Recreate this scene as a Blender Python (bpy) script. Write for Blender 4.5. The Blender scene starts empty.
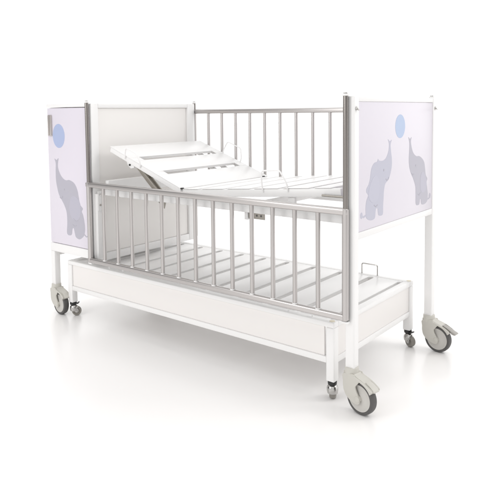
import bpy, bmesh, math, random
from mathutils import Vector, Matrix
PI = math.pi
R = math.radians
scene = bpy.context.scene
COL = scene.collection
random.seed(4)
Z0 = 0.034                      # survey height of the floor
def Z(v): return v - Z0

# ------------------------------------------------------------------ materials
def mat(name, col, rough=.4, metal=0.0, spec=.5, bump=0.0, bscale=300, var=0.0, coat=0.0, aniso=None):
    m = bpy.data.materials.new(name); m.use_nodes = True
    nt = m.node_tree; b = nt.nodes['Principled BSDF']
    b.inputs['Base Color'].default_value = (*col, 1)
    b.inputs['Roughness'].default_value = rough
    b.inputs['Metallic'].default_value = metal
    b.inputs['Specular IOR Level'].default_value = spec
    b.inputs['Coat Weight'].default_value = coat
    tc = nt.nodes.new('ShaderNodeTexCoord')
    if bump:
        n = nt.nodes.new('ShaderNodeTexNoise'); n.inputs['Scale'].default_value = bscale; n.inputs['Detail'].default_value = 3
        bp = nt.nodes.new('ShaderNodeBump'); bp.inputs['Strength'].default_value = bump; bp.inputs['Distance'].default_value = .001
        nt.links.new(tc.outputs['Object'], n.inputs['Vector'])
        nt.links.new(n.outputs['Fac'], bp.inputs['Height']); nt.links.new(bp.outputs['Normal'], b.inputs['Normal'])
    if var:
        n2 = nt.nodes.new('ShaderNodeTexNoise'); n2.inputs['Scale'].default_value = 9; n2.inputs['Detail'].default_value = 6
        mp = nt.nodes.new('ShaderNodeMapping')
        if aniso: mp.inputs['Scale'].default_value = aniso
        nt.links.new(tc.outputs['Object'], mp.inputs['Vector']); nt.links.new(mp.outputs['Vector'], n2.inputs['Vector'])
        mr = nt.nodes.new('ShaderNodeMapRange')
        mr.inputs['To Min'].default_value = max(.02, rough - var); mr.inputs['To Max'].default_value = rough + var
        nt.links.new(n2.outputs['Fac'], mr.inputs['Value']); nt.links.new(mr.outputs['Result'], b.inputs['Roughness'])
    return m

M = {
 'paint':   mat('white_powder_coat', (.83, .825, .82), .34, bump=.08, bscale=600, var=.06),
 'laminate':mat('white_laminate', (.805, .782, .765), .42, var=.05),
 'laminate_h':mat('white_laminate_headboard', (.85, .83, .81), .42, var=.05),
 'lilac':   mat('printed_panel', (.70, .665, .735), .32, var=.05),
 'lilac_l': mat('printed_panel_pale', (.70, .67, .73), .32, var=.05),
 'ele':     mat('elephant_grey_print', (.44, .43, .49), .34),
 'ele2':    mat('elephant_blue_grey_print', (.475, .475, .56), .34),
 'eleear':  mat('elephant_ear_print', (.46, .45, .525), .34),
 'eledark': mat('elephant_line_print', (.42, .41, .465), .34),
 'eleear2': mat('elephant_pale_ear_print', (.488, .488, .575), .34),
 'ball':    mat('ball_blue_print', (.39, .455, .65), .34),
 'ball_l':  mat('ball_light_blue_print', (.42, .51, .69), .34),
 'steel':   mat('satin_steel', (.54, .518, .508), .33, metal=1, var=.02),
 'handle':  mat('brushed_handle', (.60, .565, .545), .36, metal=.7),
 'tube':    mat('steel_tube_dark_reflection', (.29, .27, .255), .24, metal=1, var=.02),  # dark surroundings reflected in the tubes are put into the base colour
 'chrome':  mat('chrome', (.50, .49, .475), .16, metal=1),
 'bracket': mat('galvanised_steel', (.36, .34, .31), .38, metal=1, var=.1),
 'zinc':    mat('zinc_arm', (.42, .39, .345), .42, metal=.85, var=.1),
 'castor':  mat('grey_plastic', (.56, .545, .50), .42, bump=.05),
 'castor_d':mat('lever_grey_plastic', (.36, .345, .32), .4),
 'disc':    mat('wheel_disc_plastic', (.56, .545, .515), .45),
 'rubber':  mat('dark_rubber', (.095, .092, .09), .6, bump=.1),
 'smallwheel': mat('grey_rubber', (.25, .235, .21), .5),
 'black':   mat('black_plastic', (.02, .02, .02), .4),
 'clip':    mat('cream_plastic_cap', (.72, .66, .52), .45),
}

# ------------------------------------------------------------------ mesh helpers
def merge(bm, other, M4=None):
    me = bpy.data.meshes.new('tmp'); other.to_mesh(me); other.free()
    if M4 is not None: me.transform(M4)
    bm.from_mesh(me); bpy.data.meshes.remove(me)

def box(bm, x0, x1, y0, y1, z0, z1, bev=.002, seg=2, mi=0, M4=None):
    b = bmesh.new()
    r = bmesh.ops.create_cube(b, size=1)
    bmesh.ops.scale(b, vec=(x1-x0, y1-y0, z1-z0), verts=b.verts)
    bmesh.ops.translate(b, vec=((x0+x1)/2, (y0+y1)/2, (z0+z1)/2), verts=b.verts)
    if bev: bmesh.ops.bevel(b, geom=list(b.edges), offset=bev, segments=seg, affect='EDGES', profile=.5)
    for f in b.faces: f.material_index = mi; f.smooth = False
    merge(bm, b, M4)

def cyl(bm, p0, p1, r, r1=None, n=24, bev=0, mi=0, M4=None):
    p0, p1 = Vector(p0), Vector(p1); d = p1 - p0
    b = bmesh.new()
    bmesh.ops.create_cone(b, cap_ends=True, cap_tris=False, segments=n, radius1=r, radius2=r if r1 is None else r1, depth=d.length)
    if bev:
        ed = [e for e in b.edges if len(e.link_faces) == 2 and any(len(f.verts) > 4 for f in e.link_faces)]
        bmesh.ops.bevel(b, geom=ed, offset=bev, segments=2, affect='EDGES', profile=.5)
    for f in b.faces: f.smooth = len(f.verts) <= 4; f.material_index = mi
    T = Matrix.Translation((p0+p1)/2) @ d.to_track_quat('Z', 'Y').to_matrix().to_4x4()
    if M4 is not None: T = M4 @ T
    merge(bm, b, T)

def tube(bm, path, r, n=10, mi=0, fillet=0, M4=None):
    """round wire along a polyline, corners filleted"""
    P = [Vector(p) for p in path]
    if fillet:
        Q = [P[0]]
        for i in range(1, len(P)-1):
            a, b_, c = P[i-1], P[i], P[i+1]
            u = (a-b_).normalized(); v = (c-b_).normalized()
            s, e = b_+u*fillet, b_+v*fillet
            for k in range(7):
                t = k/6; Q.append((1-t)**2*s + 2*t*(1-t)*b_ + t*t*e)
        Q.append(P[-1]); P = Q
    b = bmesh.new(); rings = []
    prev = None
    for i, p in enumerate(P):
        t = (P[min(i+1, len(P)-1)] - P[max(i-1, 0)]).normalized()
        if prev is None:
            a = t.orthogonal().normalized()
        else:
            a = (prev - t*prev.dot(t)).normalized()
        prev = a; c = t.cross(a)
        rings.append([b.verts.new(p + r*(math.cos(2*PI*k/n)*a + math.sin(2*PI*k/n)*c)) for k in range(n)])
    for A, B in zip(rings, rings[1:]):
        for k in range(n):
            b.faces.new((A[k], A[(k+1) % n], B[(k+1) % n], B[k]))
    b.faces.new(rings[0][::-1]); b.faces.new(rings[-1])
    for f in b.faces: f.smooth = len(f.verts) == 4; f.material_index = mi
    bmesh.ops.recalc_face_normals(b, faces=b.faces)
    merge(bm, b, M4)

def smooth_poly(pts, k=5, power=1.0):
    out = []; n = len(pts)
    for i in range(n):
        p0, p1, p2, p3 = (Vector((*pts[(i+j-1) % n], 0)) for j in range(4))
        for s in range(k):
            t = s/k
            v = .5*((2*p1) + (p2-p0)*t + (2*p0-5*p1+4*p2-p3)*t*t + (3*p1-p0-3*p2+p3)*t**3)
            out.append((v.x, v.y))
    return out

def prism(bm, poly, axis, a0, a1, bev=0, mi=0, M4=None, smooth=False):
    """extrude a 2-D outline along axis; (u,v) are the two other axes in x,y,z order"""
    def P(u, v, a): return {'x': (a, u, v), 'y': (u, a, v), 'z': (u, v, a)}[axis]
    b = bmesh.new()
    A = [b.verts.new(P(u, v, a0)) for u, v in poly]; B = [b.verts.new(P(u, v, a1)) for u, v in poly]
    n = len(poly)
    fa = b.faces.new(A); fb = b.faces.new(B[::-1])
    for i in range(n): b.faces.new((A[i], B[i], B[(i+1) % n], A[(i+1) % n]))
    bmesh.ops.recalc_face_normals(b, faces=b.faces)
    if bev:
        ed = list({e for f in (fa, fb) for e in f.edges})
        bmesh.ops.bevel(b, geom=ed, offset=bev, segments=2, affect='EDGES', profile=.5)
    bmesh.ops.triangulate(b, faces=[f for f in b.faces if len(f.verts) > 4])
    for f in b.faces: f.material_index = mi; f.smooth = False
    merge(bm, b, M4)

def lathe(bm, prof, n=40, M4=None, mi=0):
    """profile (r, a) turned about the local y axis"""
    b = bmesh.new(); rings = []
    for r, a in prof:
        rings.append([b.verts.new((r*math.cos(2*PI*k/n), a, r*math.sin(2*PI*k/n))) for k in range(n)])
    for A, B in zip(rings, rings[1:]):
        for k in range(n): b.faces.new((A[k], A[(k+1) % n], B[(k+1) % n], B[k]))
    for rg in (rings[0], rings[-1]):
        if rg is rings[0] and (Vector(rings[0][0].co)-Vector(rings[-1][0].co)).length < 1e-6: break
        b.faces.new(rg)
    bmesh.ops.remove_doubles(b, verts=b.verts, dist=1e-6)
    bmesh.ops.recalc_face_normals(b, faces=b.faces)
    for f in b.faces: f.smooth = True; f.material_index = mi
    merge(bm, b, M4)

ROOTS = {}
def obj(name, bm, mats, parent=None, loc=(0, 0, 0), smooth_angle=35, label=None):
    me = bpy.data.meshes.new(name); bm.to_mesh(me); bm.free()
    for f in me.polygons: f.use_smooth = True
    if not isinstance(mats, (list, tuple)): mats = [mats]
    for m in mats: me.materials.append(M[m])
    try: me.set_sharp_from_angle(angle=R(smooth_angle))
    except Exception: pass
    o = bpy.data.objects.new(name, me); COL.objects.link(o)
    # shift the origin to the shape's own middle
    if len(me.vertices):
        lo = Vector([min(v.co[i] for v in me.vertices) for i in range(3)]); hi = Vector([max(v.co[i] for v in me.vertices) for i in range(3)])
        c = (lo+hi)/2
        me.transform(Matrix.Translation(-c))
    else: c = Vector((0, 0, 0))
    place(o, c + Vector(loc), parent)
    if label: o['label'] = label
    return o
WORLD = {}
def place(o, wloc, parent):
    """all parents are unrotated, so world position is a sum of locations"""
    WORLD[o.name] = Vector(wloc)
    if parent is not None:
        o.parent = parent
        o.location = Vector(wloc) - WORLD[parent.name]
    else: o.location = wloc
def copy_of(o, wloc, parent, rotz=None):
    c = o.copy(); COL.objects.link(c)
    place(c, wloc, parent)
    if rotz is not None: c.rotation_euler = (0, 0, rotz)
    return c
def thing(name, label, cat, loc):
    o = bpy.data.objects.new(name, None); COL.objects.link(o); o.empty_display_size = .1
    o['label'] = label; o['category'] = cat
    place(o, Vector(loc), None); return o

# ------------------------------------------------------------------ printed art
ELE_A = [(0.32,1.048),(0.309,1.03),(0.313,1.003),(0.321,0.972),(0.321,0.941),(0.309,0.911),(0.292,0.889),(0.266,0.876),(0.256,0.862),(0.25,0.839),(0.247,0.809),(0.244,0.787),(0.241,0.753),(0.209,0.753),(0.2,0.766),(0.197,0.782),(0.184,0.784),(0.178,0.768),(0.172,0.747),(0.137,0.744),(0.105,0.756),(0.098,0.776),(0.098,0.805),(0.105,0.826),(0.117,0.843),(0.102,0.859),(0.106,0.872),(0.12,0.883),(0.132,0.904),(0.138,0.929),(0.148,0.95),(0.167,0.964),(0.192,0.968),(0.199,0.978),(0.208,0.971),(0.24,0.968),(0.265,0.975),(0.282,0.99),(0.294,1.012),(0.295,1.035),(0.285,1.052),(0.303,1.043)]
ELE_B = [(0.483,1.052),(0.493,1.026),(0.492,0.993),(0.489,0.961),(0.493,0.928),(0.51,0.897),(0.536,0.87),(0.551,0.848),(0.561,0.83),(0.564,0.796),(0.567,0.753),(0.6,0.748),(0.61,0.769),(0.621,0.769),(0.628,0.746),(0.664,0.743),(0.692,0.755),(0.697,0.781),(0.691,0.808),(0.682,0.84),(0.69,0.856),(0.672,0.875),(0.663,0.906),(0.653,0.933),(0.627,0.953),(0.596,0.964),(0.565,0.966),(0.534,0.982),(0.515,1.008),(0.507,1.033),(0.513,1.051),(0.497,1.044)]
ELE_C = [(-0.307,0.918),(-0.297,0.892),(-0.3,0.85),(-0.299,0.797),(-0.289,0.755),(-0.275,0.719),(-0.249,0.689),(-0.225,0.659),(-0.209,0.624),(-0.206,0.571),(-0.21,0.508),(-0.172,0.505),(-0.161,0.539),(-0.149,0.544),(-0.14,0.516),(-0.129,0.496),(-0.096,0.490),(-0.061,0.513),(-0.05,0.547),(-0.053,0.587),(-0.064,0.625),(-0.074,0.643),(-0.064,0.66),(-0.087,0.679),(-0.097,0.717),(-0.108,0.757),(-0.132,0.790),(-0.174,0.806),(-0.202,0.803),(-0.226,0.808),(-0.251,0.825),(-0.271,0.853),(-0.279,0.882),(-0.271,0.921),(-0.289,0.911)]
def ellipse(cx, cz, rx, rz, n=40): return [(cx+rx*math.cos(2*PI*k/n), cz+rz*math.sin(2*PI*k/n)) for k in range(n)]
def shift(poly): return [(u, Z(v)) for u, v in poly]
def stroke(pts, w):
    P = [Vector(p) for p in pts]; L, Rr = [], []
    for i, p in enumerate(P):
        t = (P[min(i+1, len(P)-1)]-P[max(i-1, 0)]).normalized(); nn = Vector((-t.y, t.x))*w/2
        L.append(tuple(p+nn)); Rr.append(tuple(p-nn))
    return L + Rr[::-1]

# ================================================================== HOSPITAL COT
Lx, W, C, p = 1.5665, .7825, .376, .0376
bed = thing('hospital_cot', 'tall white hospital cot with elephant panels, steel side rails and raised backrest on grey casters', 'cot', (.6, .39, 0))

# --- cabinet at the head end: carcass, rails and legs
zl = Z(.1985)
bm = bmesh.new()
zt, zb = Z(1.220), Z(.393)
box(bm, -C, .004, .020, W, Z(.405), Z(1.200), .002)              # closed body
obj('cabinet_body', bm, 'paint', bed)
bm = bmesh.new()
box(bm, -C, .0, -.0005, W, Z(1.2015), zt, .003)                    # top board
obj('cabinet_top', bm, 'paint', bed)
bm = bmesh.new()
box(bm, -C, .002, .000, .0185, zb, Z(.4415), .003)                  # front bottom rail
box(bm, -C+.002, -C+.0185, .0205, W-.02, Z(.36), Z(.404), .003)
obj('cabinet_bottom_rail', bm, 'paint', bed)
for y in (0.0, W-p):
    bm = bmesh.new(); box(bm, -C, -C+p, y+.0002, y+p, zl, zb-.0005, .004, 3); obj('leg', bm, 'paint', bed)

# --- door
bm = bmesh.new()
dx0, dx1, dz0, dz1 = -C+.010, -.012, Z(.4445), Z(1.1975)
box(bm, dx0, dx1, -.0005, .0185, dz0, dz1, .0025, 2, 0)
def prints(bm, axis, a, sgn, ele, ball, emat, bmat, earmat, dmat, ear, eye, mouth, tail, toes):
    e = .0007*sgn
    prism(bm, smooth_poly(shift(ele), 5), axis, a, a+e, mi=emat)
    if ball: prism(bm, shift(ball), axis, a, a+e, mi=bmat)
    if ear: prism(bm, smooth_poly(shift(ear), 5), axis, a, a+1.5*e, mi=earmat)
    if eye: prism(bm, shift(ellipse(*eye, .0042, .005, 16)), axis, a, a+2*e, mi=dmat)
    if mouth: prism(bm, shift(stroke(mouth, .003)), axis, a, a+2*e, mi=dmat)
    if tail:
        prism(bm, shift(stroke(tail, .007)), axis, a, a+.8*e, mi=emat)
        prism(bm, shift(ellipse(tail[-1][0], tail[-1][1], .009, .012, 14)), axis, a, a+.9*e, mi=emat)
    for t in toes: prism(bm, shift(stroke(t, .003)), axis, a, a+2*e, mi=dmat)
prints(bm, 'y', -.0005, -1, ELE_C, ellipse(-.262, 1.045, .055, .066), 1, 2, 3, 4,
       [(-.178,.680),(-.182,.640),(-.165,.602),(-.135,.590),(-.100,.600),(-.082,.632),(-.082,.668),(-.100,.705),(-.135,.722),(-.165,.712)],
       (-.225,.751), [(-.268,.706),(-.258,.699),(-.246,.702),(-.240,.713)],
       [(-.062,.523),(-.040,.510),(-.022,.514),(-.014,.528)],
       [[(-.150,.600),(-.130,.586),(-.108,.590)], [(-.158,.565),(-.140,.556),(-.124,.562)]])
door = obj('cabinet_door', bm, ['lilac', 'ele', 'ball', 'eleear', 'eledark'], bed, label='lilac cabinet door printed with one elephant reaching for a blue ball')
bm = bmesh.new()
box(bm, -.356, -.320, -.0052, -.0006, Z(1.043), Z(1.160), .002, 2)
box(bm, -.353, -.343, -.0085, -.0049, Z(1.047), Z(1.156), .0015, 2)
box(bm, -.333, -.323, -.0085, -.0049, Z(1.047), Z(1.156), .0015, 2)
obj('handle', bm, 'handle', door)

# --- headboard on the cabinet's bed side
bm = bmesh.new()
h0, h1 = .0045, .0227
zh0, zh1 = Z(.376), Z(1.2185)
box(bm, h0, h1, .004, .050, zh0, zh1, .003)
box(bm, h0, h1, W-.062, W, zh0, zh1, .003)
box(bm, h0, h1-.0005, .0503, W-.0623, Z(1.1945), zh1, .003)
box(bm, h0, h1-.0005, .0503, W-.0623, zh0, Z(.4165), .003)
obj('headboard_frame', bm, 'paint', bed)
bm = bmesh.new(); box(bm, h0, h0+.005, .0505, W-.0625, Z(.417), Z(1.194), .001, 1); obj('headboard_panel', bm, 'laminate_h', bed)
# mounting upright inside the head end, with a screw plate
bm = bmesh.new()
box(bm, h1+.0005, h1+.022, .012, .046, Z(.384), Z(.745), .003)
up = obj('mounting_upright', bm, 'paint', bed)
bm = bmesh.new()
box(bm, h1+.0225, h1+.026, .014, .044, Z(.655), Z(.760), .001, 1, 0)
for z, m_ in ((.685, 1), (.740, 2)): cyl(bm, (h1+.0255, .029, Z(z)), (h1+.0285, .029, Z(z)), .005, n=14, mi=m_)
obj('screw_plate', bm, ['paint', 'bracket', 'chrome'], up)

# --- foot end: posts, rails, panel
for y0 in (0.0, W-p):
    bm = bmesh.new(); box(bm, Lx-p, Lx, y0, y0+p, zl, Z(1.222), .0045, 3); obj('foot_post', bm, 'paint', bed)
bm = bmesh.new(); box(bm, Lx-p+.004, Lx-.0015, p+.0003, W-p-.0003, Z(1.2015), Z(1.2205), .003); obj('top_rail', bm, 'paint', bed)
bm = bmesh.new(); box(bm, Lx-p+.004, Lx-.0015, p+.0003, W-p-.0003, Z(.684), Z(.7115), .003); obj('bottom_rail', bm, 'paint', bed)
bm = bmesh.new()
a = Lx-.0045
box(bm, Lx-.026, a, p+.001, W-p-.001, Z(.7120), Z(1.2005), .0015, 2, 0)
prints(bm, 'x', a, 1, ELE_A, ellipse(.400, 1.101, .047, .049), 1, 2, 3, 4,
       [(.120,.845),(.128,.826),(.150,.812),(.185,.812),(.207,.832),(.213,.868),(.203,.900),(.180,.915),(.150,.902),(.128,.875)],
       (.249,.930), [(.268,.893),(.276,.886),(.288,.889),(.294,.898)], [(.100,.768),(.080,.764),(.064,.772)],
       [[(.165,.800),(.180,.792),(.196,.797)]])
prints(bm, 'x', a, 1, ELE_B, None, 5, 2, 6, 4,
       [(.610,.838),(.612,.815),(.632,.798),(.662,.800),(.680,.822),(.676,.852),(.655,.884),(.628,.890),(.612,.868)],
       (.560,.925), [(.520,.893),(.530,.886),(.542,.889)], [(.694,.762),(.712,.762),(.722,.774)],
       [[(.612,.800),(.600,.790),(.586,.796)]])
obj('footboard_panel', bm, ['lilac_l', 'ele2', 'ball_l', 'eleear2', 'eledark', 'ele', 'eleear'], bed, label='pale lilac panel printed with two elephants either side of a blue ball')
for y0 in (.010, W-.024):
    bm = bmesh.new()
    cyl(bm, (Lx-.0005, y0+.004, Z(1.176)), (Lx+.005, y0+.004, Z(1.176)), .0065, n=18, bev=.001)
    tube(bm, [(Lx+.004, y0+.004, Z(1.176)), (Lx+.007, y0+.004, Z(1.173)), (Lx+.008, y0+.010, Z(1.170))], .0028)
    obj('fastening_bolt', bm, 'chrome', bed)

# --- slide tubes that guide the side rails
def slide_tube(x, y, z0=Z(.39), z1=Z(1.222)):
    bm = bmesh.new(); cyl(bm, (x, y, z0), (x, y, z1), .0098, n=28)
    t = obj('slide_tube', bm, 'tube', bed)
    bm = bmesh.new()
    cyl(bm, (x, y, z1+.0003), (x, y, z1+.008), .0135, n=28, bev=.0015, mi=0)
    cyl(bm, (x, y, z1+.0078), (x, y, z1+.013), .008, n=20, bev=.0015, mi=1)
    obj('tube_cap', bm, ['paint', 'chrome'], t)
yf, yb = -.0125, W+.0125
xl, xr = .009, 1.5375
for x, y in ((xl, yf), (xr, yf), (xl, yb), (xr, yb)): slide_tube(x, y)
for x in (xl, xr):                                                 # lower stop blocks for the front tubes
    bm = bmesh.new(); box(bm, x-.014, x+.014, -.020, -.0008, Z(.3735), Z(.3825), .003); obj('rail_stop', bm, 'paint', bed)

# --- side rails: frame with thirteen bars each
def side_rail(y, ztop, label):
    zlow = ztop - .424
    bm = bmesh.new()
    d = .0122
    x0, x1 = xl-.0165, xr+.0115
    box(bm, x0, x1, y-d, y+d, ztop-.0268, ztop, .007, 4)
    box(bm, x0+.001, x1-.001, y-d+.0005, y+d-.0005, zlow-.002, zlow+.0235, .007, 4)
    for x in (xl, xr): 
        cyl(bm, (x, y, zlow+.004), (x, y, ztop-.004), .0132, n=28)
    r = obj('side_rail', bm, 'steel', bed, label=label)
    first = None
    for k in range(13):
        x = .128 + k*.1075
        if first is None:
            bm = bmesh.new(); cyl(bm, (x, y, zlow+.019), (x, y, ztop-.022), .0092, n=20)
            cyl(bm, (x, y, zlow+.0215), (x, y, zlow+.0265), .0116, n=20, bev=.001, mi=1)
            first = obj('bar', bm, ['steel', 'paint'], r); base = WORLD[first.name].copy()
        else:
            copy_of(first, base + Vector((x-.128, 0, 0)), r)
    return r
side_rail(yf, Z(.8083), 'steel side rail lowered at the front')
side_rail(yb, Z(1.185), 'steel side rail raised at the back')

# --- platform frame
bm = bmesh.new()
fz0, fz1 = Z(.737), Z(.783)
box(bm, h1+.023, Lx-p-.001, .040, .066, fz0, fz1, .004)
box(bm, h1+.023, Lx-p-.001, W-.066, W-.040, fz0-.03, fz1, .004)
box(bm, h1+.0225, h1+.0485, .0665, W-.0665, fz0, Z(.812), .004)
box(bm, Lx-p-.03, Lx-p-.0025, .0665, W-.0665, fz0-.02, fz1, .004)
for x in (.58, 1.02): box(bm, x, x+.025, .0665, W-.0665, fz0+.006, fz1-.008, .003)
obj('platform_frame', bm, 'paint', bed)

# --- tilting backrest
hx, hz = .612, Z(.803)
ang = math.atan2(.185, .510)
TB = Matrix.Translation((hx, 0, hz)) @ Matrix.Rotation(ang, 4, 'Y')       # local -x climbs towards the head
py0, py1 = .066, .712
def bx(bm, s0, s1, y0, y1, n0, n1, bev=.003): box(bm, -s1, -s0, y0, y1, n0, n1, bev, 2, 0, TB)
by1 = .752
bm = bmesh.new()
bx(bm, .006, .548, py0+.002, py0+.026, -.026, -.0005, .003)
bx(bm, .006, .548, by1-.026, by1-.002, -.026, -.0005, .003)
for s in (.018, .275, .532): bx(bm, s-.010, s+.010, py0+.0265, by1-.0265, -.024, -.0125, .002)
for y in (.548, .640): bx(bm, .02, .53, y, y+.018, -.040, -.0255, .002)
br = obj('backrest', bm, 'paint', bed)
cuts = ((.004, .166), (.210, .352), (.394, .552))
for s0, s1 in cuts:
    bm = bmesh.new()
    bx(bm, s0, s1, py0, by1, .0002, .0036, .0015)
    if s0 > .1: bx(bm, s0+.0005, s0+.003, py0+.066, by1-.060, -.010, -.0002, .0005)
    if s1 < .5: bx(bm, s1-.003, s1-.0005, py0+.066, by1-.060, -.010, -.0002, .0005)
    obj('slat', bm, 'paint', br)
for s0, s1 in ((.1663, .2097), (.3523, .3937)):                   # margins of the sheet beside the slots
    for ya, yb_ in ((py0, py0+.066), (by1-.058, by1)):
        bm = bmesh.new(); bx(bm, s0, s1, ya, yb_, .0003, .0035, .0005); obj('side_margin', bm, 'paint', br)
def retainer(sa, sb, y, T, parent, hgt=.082, lean=0.0, name='mattress_retainer'):
    bm = bmesh.new()
    tube(bm, [(sa, y, -.012), (sa-.002, y-lean*.3, hgt*.35), (sa+.004, y-lean, hgt), (sb-.030, y-lean, hgt), (sb, y-lean*.3, hgt*.25), (sb, y, -.012)], .0034, 10, 0, .014, T)
    return obj(name, bm, 'paint', parent)
retainer(-.42, -.30, py0-.004, TB, br, .050, .012)
retainer(-.36, -.22, by1+.004, TB, br, .072, -.012)
# lifting arm under the backrest
bm = bmesh.new()
poly = [(.232,.918),(.250,.926),(.372,.826),(.450,.760),(.436,.744),(.350,.812)]
prism(bm, shift(poly), 'y', .092, .098, .001); prism(bm, shift(poly), 'y', .116, .122, .001)
cyl(bm, (.25, .088, Z(.908)), (.25, .126, Z(.908)), .007, n=16); cyl(bm, (.436, .06, Z(.760)), (.436, .70, Z(.760)), .010, n=18)
cyl(bm, (.33, .098, Z(.842)), (.33, .116, Z(.842)), .008, n=16)
arm = obj('lifting_arm', bm, 'zinc', bed)
bm = bmesh.new(); prism(bm, shift([(.205,.915),(.262,.925),(.262,.888),(.236,.884),(.215,.898)]), 'y', .080, .0865, .001)
cyl(bm, (.232, .0795, Z(.902)), (.232, .0745, Z(.902)), .005, n=12, mi=1)
obj('arm_bracket', bm, ['paint', 'black'], arm)

# --- leg section, rising a little towards the foot
ang2 = math.atan2(.066, .85)
TL = Matrix.Translation((hx, 0, hz)) @ Matrix.Rotation(-ang2, 4, 'Y')
def lx(bm, s0, s1, y0, y1, n0, n1, bev=.003): box(bm, s0, s1, y0, y1, n0, n1, bev, 2, 0, TL)
SL = .862
bm = bmesh.new()
lx(bm, .006, SL, py0, py0+.024, -.034, -.0005, .004)
lx(bm, .006, SL, py1-.024, py1, -.034, -.0005, .004)
for s in (.02, .20, .40, .60, SL-.012): lx(bm, s-.011, s+.011, py0+.0245, py1-.0245, -.03, -.012, .002)
ls = obj('leg_section', bm, 'paint', bed)
s = .006
for w in (.120, .150, .150, .150, .150, .100):
    if s+w > SL: w = SL-s
    bm = bmesh.new()
    lx(bm, s, s+w-.022, py0+.001, py1-.001, .0002, .0035, .0015)
    lx(bm, s+.0005, s+.003, py0+.026, py1-.026, -.011, -.0002, .0005)
    lx(bm, s+w-.025, s+w-.0225, py0+.026, py1-.026, -.011, -.0002, .0005)
    obj('slat', bm, 'paint', ls); s += w+.003
retainer(.487, .615, py0-.004, TL, ls, .078, .006)
for y0, y1 in ((py0-.003, py0+.012), (py1-.012, py1+.003)):
    bm = bmesh.new(); box(bm, hx-.0065, hx+.0065, y0, y1, hz+.001, hz+.009, .002); obj('hinge_cap', bm, 'black', bed)
# foot rest strut and small stop pin
bm = bmesh.new(); cyl(bm, (1.395, .055, Z(.838)), (1.535, .055, Z(.838)), .0045, n=14); obj('support_pin', bm, 'bracket', bed)
bm = bmesh.new(); box(bm, 1.21, 1.245, .085, .10, Z(.7835), Z(.812), .002); obj('support_block', bm, 'paint', bed)

# --- gatch linkage below the frame
bm = bmesh.new()
box(bm, 1.012, 1.100, .070, .074, Z(.707), Z(.7365), .001, 1, 0)
box(bm, 1.012, 1.100, .0745, .110, Z(.731), Z(.7365), .001, 1, 0)
for x in (1.035, 1.058, 1.081): cyl(bm, (x, .0702, Z(.722)), (x, .069, Z(.722)), .0045, n=16, mi=1)
box(bm, .992, 1.0115, .066, .080, Z(.700), Z(.7368), .002, 2, 2)
obj('linkage_bracket', bm, ['bracket', 'rubber', 'paint'], bed)
bm = bmesh.new()
prism(bm, shift([(.440,.7365),(.500,.7365),(.488,.700),(.474,.706)]), 'y', .070, .074, .001); prism(bm, shift([(.440,.7365),(.500,.7365),(.500,.731),(.440,.731)]), 'y', .0742, .10, .001)
obj('gusset', bm, 'bracket', bed)
bm = bmesh.new()
cyl(bm, (.640, .22, Z(.722)), (1.05, .22, Z(.715)), .007, n=16)
cyl(bm, (.60, .20, Z(.722)), (.70, .20, Z(.722)), .012, n=18)
obj('linkage_rod', bm, 'bracket', bed)

# --- big braked casters
def arc(cx, cz, r, a0, a1, n): return [(cx+r*math.cos(R(a0+(a1-a0)*k/n)), cz+r*math.sin(R(a0+(a1-a0)*k/n))) for k in range(n+1)]
def big_caster():
    """around the stem: x trails, wheel axle along y; returns [bmesh housing, wheel, tyre, pedal]"""
    tr, wz, wr = .047, .0625, .0625
    hb = bmesh.new()
    cyl(hb, (0, 0, .136), (0, 0, zl+.004), .0275, .0268, n=32, bev=.003)
    side = [(-.0225,.142),(-.0230,.115),(-.0225,.094),(-.017,.074),(-.004,.058),(.014,.047),(.034,.0415),(.050,.043),(.0575,.053),(.056,.066),(.048,.080),(.040,.094),(.037,.107),(.045,.1175)] \
         + arc(tr, wz, .0665, 84, 32, 8) + [(.112,.107),(.108,.114),(.085,.127),(.060,.136),(.034,.143),(.0275,.150)]
    for y0, y1 in ((-.0265, -.0195), (.0195, .0265)):
        prism(hb, smooth_poly(side, 3), 'y', y0, y1, .002)
    top = [(-.0235,.150),(-.0240,.115),(-.020,.108)] + arc(tr, wz, .0655, 138, 32, 12) + [(.112,.107),(.108,.114),(.085,.127),(.060,.136),(.034,.143),(.0275,.150)]
    prism(hb, top, 'y', -.0192, .0192)
    cyl(hb, (tr, -.0285, wz), (tr, .0285, wz), .011, n=24, bev=.0015)
    T = Matrix.Translation((tr, 0, wz))
    wb = bmesh.new()
    lathe(wb, [(.003,-.0135),(.018,-.0140),(.021,-.0125),(.043,-.0125),(.0465,-.0145),(.0500,-.0145),(.0505,.0145),(.0465,.0145),(.043,.0125),(.021,.0125),(.018,.0140),(.003,.0135)], 48, T)
    tb = bmesh.new()
    lathe(tb, [(.0508,-.0150),(.0575,-.0155),(.0612,-.0125),(.0625,-.007),(.0625,.007),(.0612,.0125),(.0575,.0155),(.0508,.0150),(.0508,-.0150)], 56, T)
    pb = bmesh.new()
    prism(pb, smooth_poly([(.074,.1335),(.100,.124),(.118,.1145),(.134,.1085),(.139,.103),(.130,.0995),(.116,.1035),(.1135,.108),(.110,.1155),(.088,.1275)], 3), 'y', -.016, .016, .002)
    sb = bmesh.new()
    prism(sb, smooth_poly([(.076,.1325),(.092,.127),(.108,.1175),(.117,.109),(.1155,.1045),(.1105,.107),(.106,.114),(.088,.1265)], 3), 'y', -.015, .015, .002)
    return hb, wb, tb, pb, sb
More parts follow.
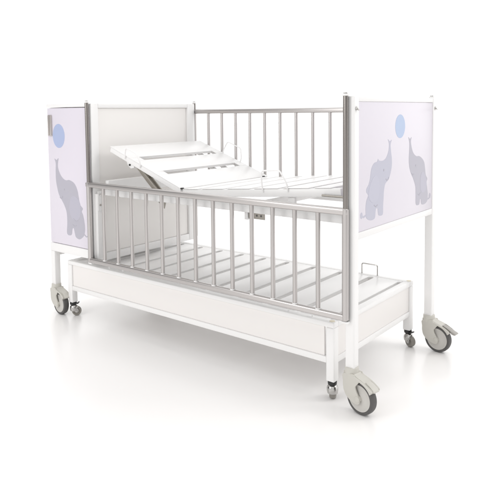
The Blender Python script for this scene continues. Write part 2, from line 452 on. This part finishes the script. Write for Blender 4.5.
def obj_raw(name, bm, mats, parent_obj, wloc, rotz=0, smooth_angle=35):
    """mesh keeps its own origin (the caster's stem)"""
    me = bpy.data.meshes.new(name); bm.to_mesh(me); bm.free()
    for f in me.polygons: f.use_smooth = True
    for m in (mats if isinstance(mats, (list, tuple)) else [mats]): me.materials.append(M[m])
    me.set_sharp_from_angle(angle=R(smooth_angle))
    o = bpy.data.objects.new(name, me); COL.objects.link(o)
    if isinstance(parent_obj, bpy.types.Object) and parent_obj in ROOT_SET: place(o, wloc, parent_obj); o.rotation_euler = (0, 0, rotz)
    else: o.parent = parent_obj; WORLD[o.name] = Vector(wloc)
    return o
ROOT_SET = {bed}
hb, wb, tb, pb, sb = big_caster()
spots = [(Lx-p/2, p/2, R(-11)), (Lx-p/2, W-p/2, R(-5)), (-C+p/2, p/2, R(-5)), (-C+p/2, W-p/2, R(12))]
def copy_sub(o, parent):
    c = o.copy(); COL.objects.link(c); c.parent = parent; return c
cast = obj_raw('caster', hb, 'castor', bed, (spots[0][0], spots[0][1], 0), spots[0][2])
whl = obj_raw('wheel', wb, 'disc', cast, (0, 0, 0)); tyr = obj_raw('tyre', tb, 'rubber', cast, (0, 0, 0)); ped = obj_raw('brake_pedal', sb, 'castor', cast, (0, 0, 0))
for i, (x, y, a) in enumerate(spots[1:]):
    c = copy_of(cast, Vector((x, y, 0)), bed, a)
    for q in (whl, tyr): copy_sub(q, c)
    if i == 0: obj_raw('brake_pedal', pb, 'castor_d', c, (0, 0, 0))['label'] = 'darker grey brake pedal flipped out'
    else: copy_sub(ped, c)

# ================================================================== LOW PULL-OUT BED
k = .9709
def TX(x): return k*x + .0773
def TY(y): return k*y - .0578
def TZ(z): return k*z
low = thing('pull_out_bed', 'low white slatted pull-out bed on small steel casters stored under the cot', 'bed', (.6, .39, 0))
ROOT_SET.add(low)
x0, x1, y0, y1 = TX(-.3354), TX(1.4329), TY(.0802), TY(.8452)
zt, zb, zg = TZ(.3255), TZ(.1542), TZ(.0812)
lw = .0365
first = None
for x, y in ((x1-lw, y0), (x1-lw, y1-lw), (x0, y0), (x0, y1-lw)):
    bm = bmesh.new(); box(bm, x, x+lw, y, y+lw, zg, zt-.0225, .004, 3); obj('leg', bm, 'paint', low)
bm = bmesh.new()                                                     # top frame
tf = zt-.022
box(bm, x0, x1, y0, y0+.036, tf, zt, .004, 3)
box(bm, x0, x1, y1-.036, y1, tf, zt, .004, 3)
box(bm, x0+.0005, x0+.036, y0+.0363, y1-.0363, tf, zt-.0005, .003)
box(bm, x1-.036, x1-.0005, y0+.0363, y1-.0363, tf, zt-.0005, .003)
obj('top_frame', bm, 'paint', low)
bm = bmesh.new()                                                     # bottom rails between the legs
br_ = TZ(.180)
box(bm, x0+lw+.0003, x1-lw-.0003, y0+.002, y0+.024, zb, br_, .003)
box(bm, x0+lw+.0003, x1-lw-.0003, y1-.024, y1-.002, zb, br_, .003)
box(bm, x0+.002, x0+.024, y0+lw+.0003, y1-lw-.0003, zb, br_, .003)
box(bm, x1-.024, x1-.002, y0+lw+.0003, y1-lw-.0003, zb, br_, .003)
obj('bottom_rail', bm, 'paint', low)
for ya, yb_ in ((y0+.008, y0+.016), (y1-.016, y1-.008)):
    bm = bmesh.new(); box(bm, x0+lw+.002, x1-lw-.011, ya, yb_, br_+.0005, tf-.0012, .001, 1); obj('side_panel', bm, 'laminate', low)
for xa, xb in ((x0+.006, x0+.014), (x1-.014, x1-.006)):
    bm = bmesh.new(); box(bm, xa, xb, y0+lw+.003, y1-lw-.003, br_+.0005, tf-.0012, .001, 1); obj('end_panel', bm, 'laminate', low)
# slats across, with a rounded slot between neighbours
gaps = [-.27, -.105, .058, .222, .388, .553, .715, .890, 1.060, 1.232, 1.393]
sx = [TX(g) for g in gaps]
ys0, ys1 = y0+.0365, y1-.0365
for a_, b_ in zip(sx, sx[1:]):
    bm = bmesh.new()
    g = .0145
    box(bm, a_+g, b_-g, ys0, ys1, zt-.0075, zt-.001, .0025, 2)
    box(bm, a_+g+.001, a_+g+.004, ys0+.02, ys1-.02, zt-.022, zt-.0078, .0005, 1)
    box(bm, b_-g-.004, b_-g-.001, ys0+.02, ys1-.02, zt-.022, zt-.0078, .0005, 1)
    # rounded slot ends: little webs that join the slat to the frame
    for ye, d in ((ys0, 1), (ys1, -1)):
        for xe, e in ((a_+g, -1), (b_-g, 1)):
            pl = [(xe+.0005*e*-1, ye), (xe+e*(g-.0006), ye)]
            n = 6
            pl += [(xe+e*(g-.0006)*(1-math.sin(PI/2*i/n)), ye+d*(.010+.020*(1-math.cos(PI/2*i/n)))) for i in range(n+1)]
            prism(bm, pl, 'z', zt-.0068, zt-.0016)
    obj('slat', bm, 'paint', low)
bm = bmesh.new()
for y in (y0+.25, y1-.27): box(bm, x0+.036, x1-.037, y, y+.025, zt-.05, zt-.0225, .003)
obj('slat_bearer', bm, 'paint', low)
# corner caps and mattress retainers
bm = bmesh.new(); cyl(bm, (x1-.018, y0+.018, zt-.0005), (x1-.018, y0+.018, zt+.0015), .011, n=20, bev=.0006); obj('corner_cap', bm, 'clip', low)
bm = bmesh.new(); cyl(bm, (x1-.016, y1-.016, zt-.0005), (x1-.016, y1-.016, zt+.0015), .011, n=20, bev=.0006); obj('corner_cap', bm, 'clip', low)
def ret2(xa, xb, y, hgt, drop=False):
    bm = bmesh.new()
    if drop: path = [(xa, y, zt-.001), (xa, y-.004, zt+hgt), (xb, y-.004, zt+hgt), (xb, y, zt-.001)]
    else: path = [(xa, y, zt-.001), (xa, y, zt+hgt), (xb, y, zt+hgt), (xb, y, zt-.001)]
    tube(bm, path, .0032, 10, 0, .010); obj('mattress_retainer', bm, 'chrome' if not drop else 'paint', low)
ret2(TX(1.160), TX(1.248), y1-.02, .052)
ret2(1.245, 1.36, y0+.016, .026, True)
ret2(.10, .21, y0+.016, .026, True)

# --- small steel casters
def small_caster():
    hb = bmesh.new()
    # hooded chrome fork
    hood = [(.003,.062),(.014,.0615),(.0205,.056),(.0228,.048),(.0228,.038),(.0205,.0285),(.0185,.0285),(.0185,.045),(.003,.055)]
    TH = Matrix.Translation((.004, 0, 0)) @ Matrix.Rotation(PI/2, 4, 'X')
    b = bmesh.new(); lathe(b, [(r, z) for r, z in hood], 32); merge(hb, b, TH)
    for y in (-.0165, .0135):
        prism(hb, smooth_poly([(-.010,.046),(.010,.050),(.026,.040),(.028,.026),(.020,.018),(.012,.020),(.000,.034)], 3), 'y', y, y+.003, .0006)
    cyl(hb, (.018, -.019, .026), (.018, .019, .026), .006, n=16, bev=.001)
    wb = bmesh.new()
    lathe(wb, [(.003,-.0095),(.016,-.0095),(.018,-.0115),(.0235,-.0115),(.0257,-.006),(.026,0),(.0257,.006),(.0235,.0115),(.018,.0115),(.016,.0095),(.003,.0095)], 36, Matrix.Translation((.018, 0, .026)))
    cb = bmesh.new()
    cyl(cb, (0, 0, .0635), (0, 0, zg-.0005), .0175, .0185, n=28, bev=.002)
    prism(cb, [(.008,.066),(.026,.0665),(.034,.074),(.031,.077),(.024,.0715),(.010,.073)], 'y', -.012, .012, .001)
    return hb, wb, cb
hb, wb, cb = small_caster()
sp = [(x1-lw/2, y0+lw/2, R(112)), (x1-lw/2, y1-lw/2, R(-25)), (x0+lw/2, y0+lw/2, R(52)), (x0+lw/2, y1-lw/2, R(20))]
cast2 = obj_raw('caster', hb, 'chrome', low, (sp[0][0], sp[0][1], 0), sp[0][2])
w2 = obj_raw('wheel', wb, 'smallwheel', cast2, (0, 0, 0)); b2 = obj_raw('brake_collar', cb, 'black', cast2, (0, 0, 0))
for x, y, a_ in sp[1:]:
    c = copy_of(cast2, Vector((x, y, 0)), low, a_)
    for q in (w2, b2): copy_sub(q, c)

# ================================================================== FLOOR
bm = bmesh.new()
n = 64
ring = [bm.verts.new((60*math.cos(2*PI*i/n), 60*math.sin(2*PI*i/n), 0)) for i in range(n)]
bm.faces.new(ring)
me = bpy.data.meshes.new('floor'); bm.to_mesh(me); bm.free()
fl = bpy.data.objects.new('floor', me); COL.objects.link(fl); fl['kind'] = 'structure'
fl['label'] = 'seamless glossy white studio floor'
fm = mat('white_studio_floor', (.93, .918, .91), .26, spec=.5)
me.materials.append(fm)

# ================================================================== LIGHT
w = bpy.data.worlds.new('World'); scene.world = w; w.use_nodes = True
nt = w.node_tree; bg = nt.nodes['Background']
tc = nt.nodes.new('ShaderNodeTexCoord')
sep = nt.nodes.new('ShaderNodeSeparateXYZ'); nt.links.new(tc.outputs['Generated'], sep.inputs[0])
dot = nt.nodes.new('ShaderNodeVectorMath'); dot.operation = 'DOT_PRODUCT'; dot.inputs[1].default_value = (.45, -.89, 0)
nt.links.new(tc.outputs['Generated'], dot.inputs[0])
r1 = nt.nodes.new('ShaderNodeMapRange'); r1.interpolation_type = 'SMOOTHSTEP'          # dim studio behind the camera
r1.inputs['From Min'].default_value = -.15; r1.inputs['From Max'].default_value = .75
r1.inputs['To Min'].default_value = 1.05; r1.inputs['To Max'].default_value = .66
nt.links.new(dot.outputs['Value'], r1.inputs['Value'])
r2 = nt.nodes.new('ShaderNodeMapRange'); r2.interpolation_type = 'SMOOTHSTEP'          # unseen overhead glow, added to balance floor and top faces
r2.inputs['From Min'].default_value = .35; r2.inputs['From Max'].default_value = .85
r2.inputs['To Min'].default_value = 0; r2.inputs['To Max'].default_value = 1
nt.links.new(sep.outputs['Z'], r2.inputs['Value'])
mx = nt.nodes.new('ShaderNodeMix'); mx.data_type = 'FLOAT'
nt.links.new(r2.outputs['Result'], mx.inputs[0]); nt.links.new(r1.outputs['Result'], mx.inputs[2]); mx.inputs[3].default_value = .80
def world_dark_patch(direction, c0, c1, dark, src):
    """dark patch added to the world near one direction, for darker steel reflections"""
    d = nt.nodes.new('ShaderNodeVectorMath'); d.operation = 'DOT_PRODUCT'; d.inputs[1].default_value = Vector(direction).normalized()
    nt.links.new(tc.outputs['Generated'], d.inputs[0])
    r = nt.nodes.new('ShaderNodeMapRange'); r.interpolation_type = 'SMOOTHSTEP'
    r.inputs['From Min'].default_value = c0; r.inputs['From Max'].default_value = c1
    r.inputs['To Min'].default_value = 1; r.inputs['To Max'].default_value = dark
    nt.links.new(d.outputs['Value'], r.inputs['Value'])
    m = nt.nodes.new('ShaderNodeMath'); m.operation = 'MULTIPLY'
    nt.links.new(src, m.inputs[0]); nt.links.new(r.outputs['Result'], m.inputs[1]); return m.outputs[0]
val = world_dark_patch((-.86, -.50, .15), math.cos(R(32)), math.cos(R(15)), .12, mx.outputs[0])  # unseen dark areas, added so the rails reflect darker edges
val = world_dark_patch((.97, -.22, .12), math.cos(R(27)), math.cos(R(12)), .18, val)
nt.links.new(val, bg.inputs['Strength'])
bg.inputs['Color'].default_value = (1, .995, .99, 1)

def area(name, loc, target, size, power, col=(1, 1, 1)):
    l = bpy.data.lights.new(name, 'AREA'); l.shape = 'SQUARE'; l.size = size; l.energy = power; l.color = col
    o = bpy.data.objects.new(name, l); COL.objects.link(o); o.location = loc
    o.rotation_euler = (Vector(target)-Vector(loc)).to_track_quat('-Z', 'Y').to_euler()
    return o
area('key_softbox', (4.2, 2.0, 3.4), (.6, .4, .6), 1.1, 20, (1, .985, .97))
area('front_softbox', (.0, -3.0, 1.75), (.6, .2, .2), 1.3, 17, (1, .985, .975))

# ================================================================== CAMERA
cam = bpy.data.cameras.new('camera'); co = bpy.data.objects.new('camera', cam); COL.objects.link(co)
cam.sensor_width = 36; cam.lens = 612.81/500*36
cam.shift_x = -.00152; cam.shift_y = -(250-153.659)/500
cam.clip_start = .05; cam.clip_end = 500
co.location = (2.6574, -1.9875, 1.1683-Z0)
co.rotation_euler = (1.5022, .0100, .6690)
scene.camera = co
# exact values of the fitted camera are kept to four digits
vs = scene.view_settings
vs.view_transform = 'Standard'; vs.look = 'None'; vs.exposure = .53; vs.gamma = 1
scene.cycles.use_denoising = True
scene.cycles.max_bounces = 10
scene.cycles.caustics_reflective = False
scene.cycles.caustics_refractive = False
scene.cycles.sample_clamp_indirect = 1.5
scene.cycles.blur_glossy = 1.0
scene.cycles.diffuse_bounces = 6
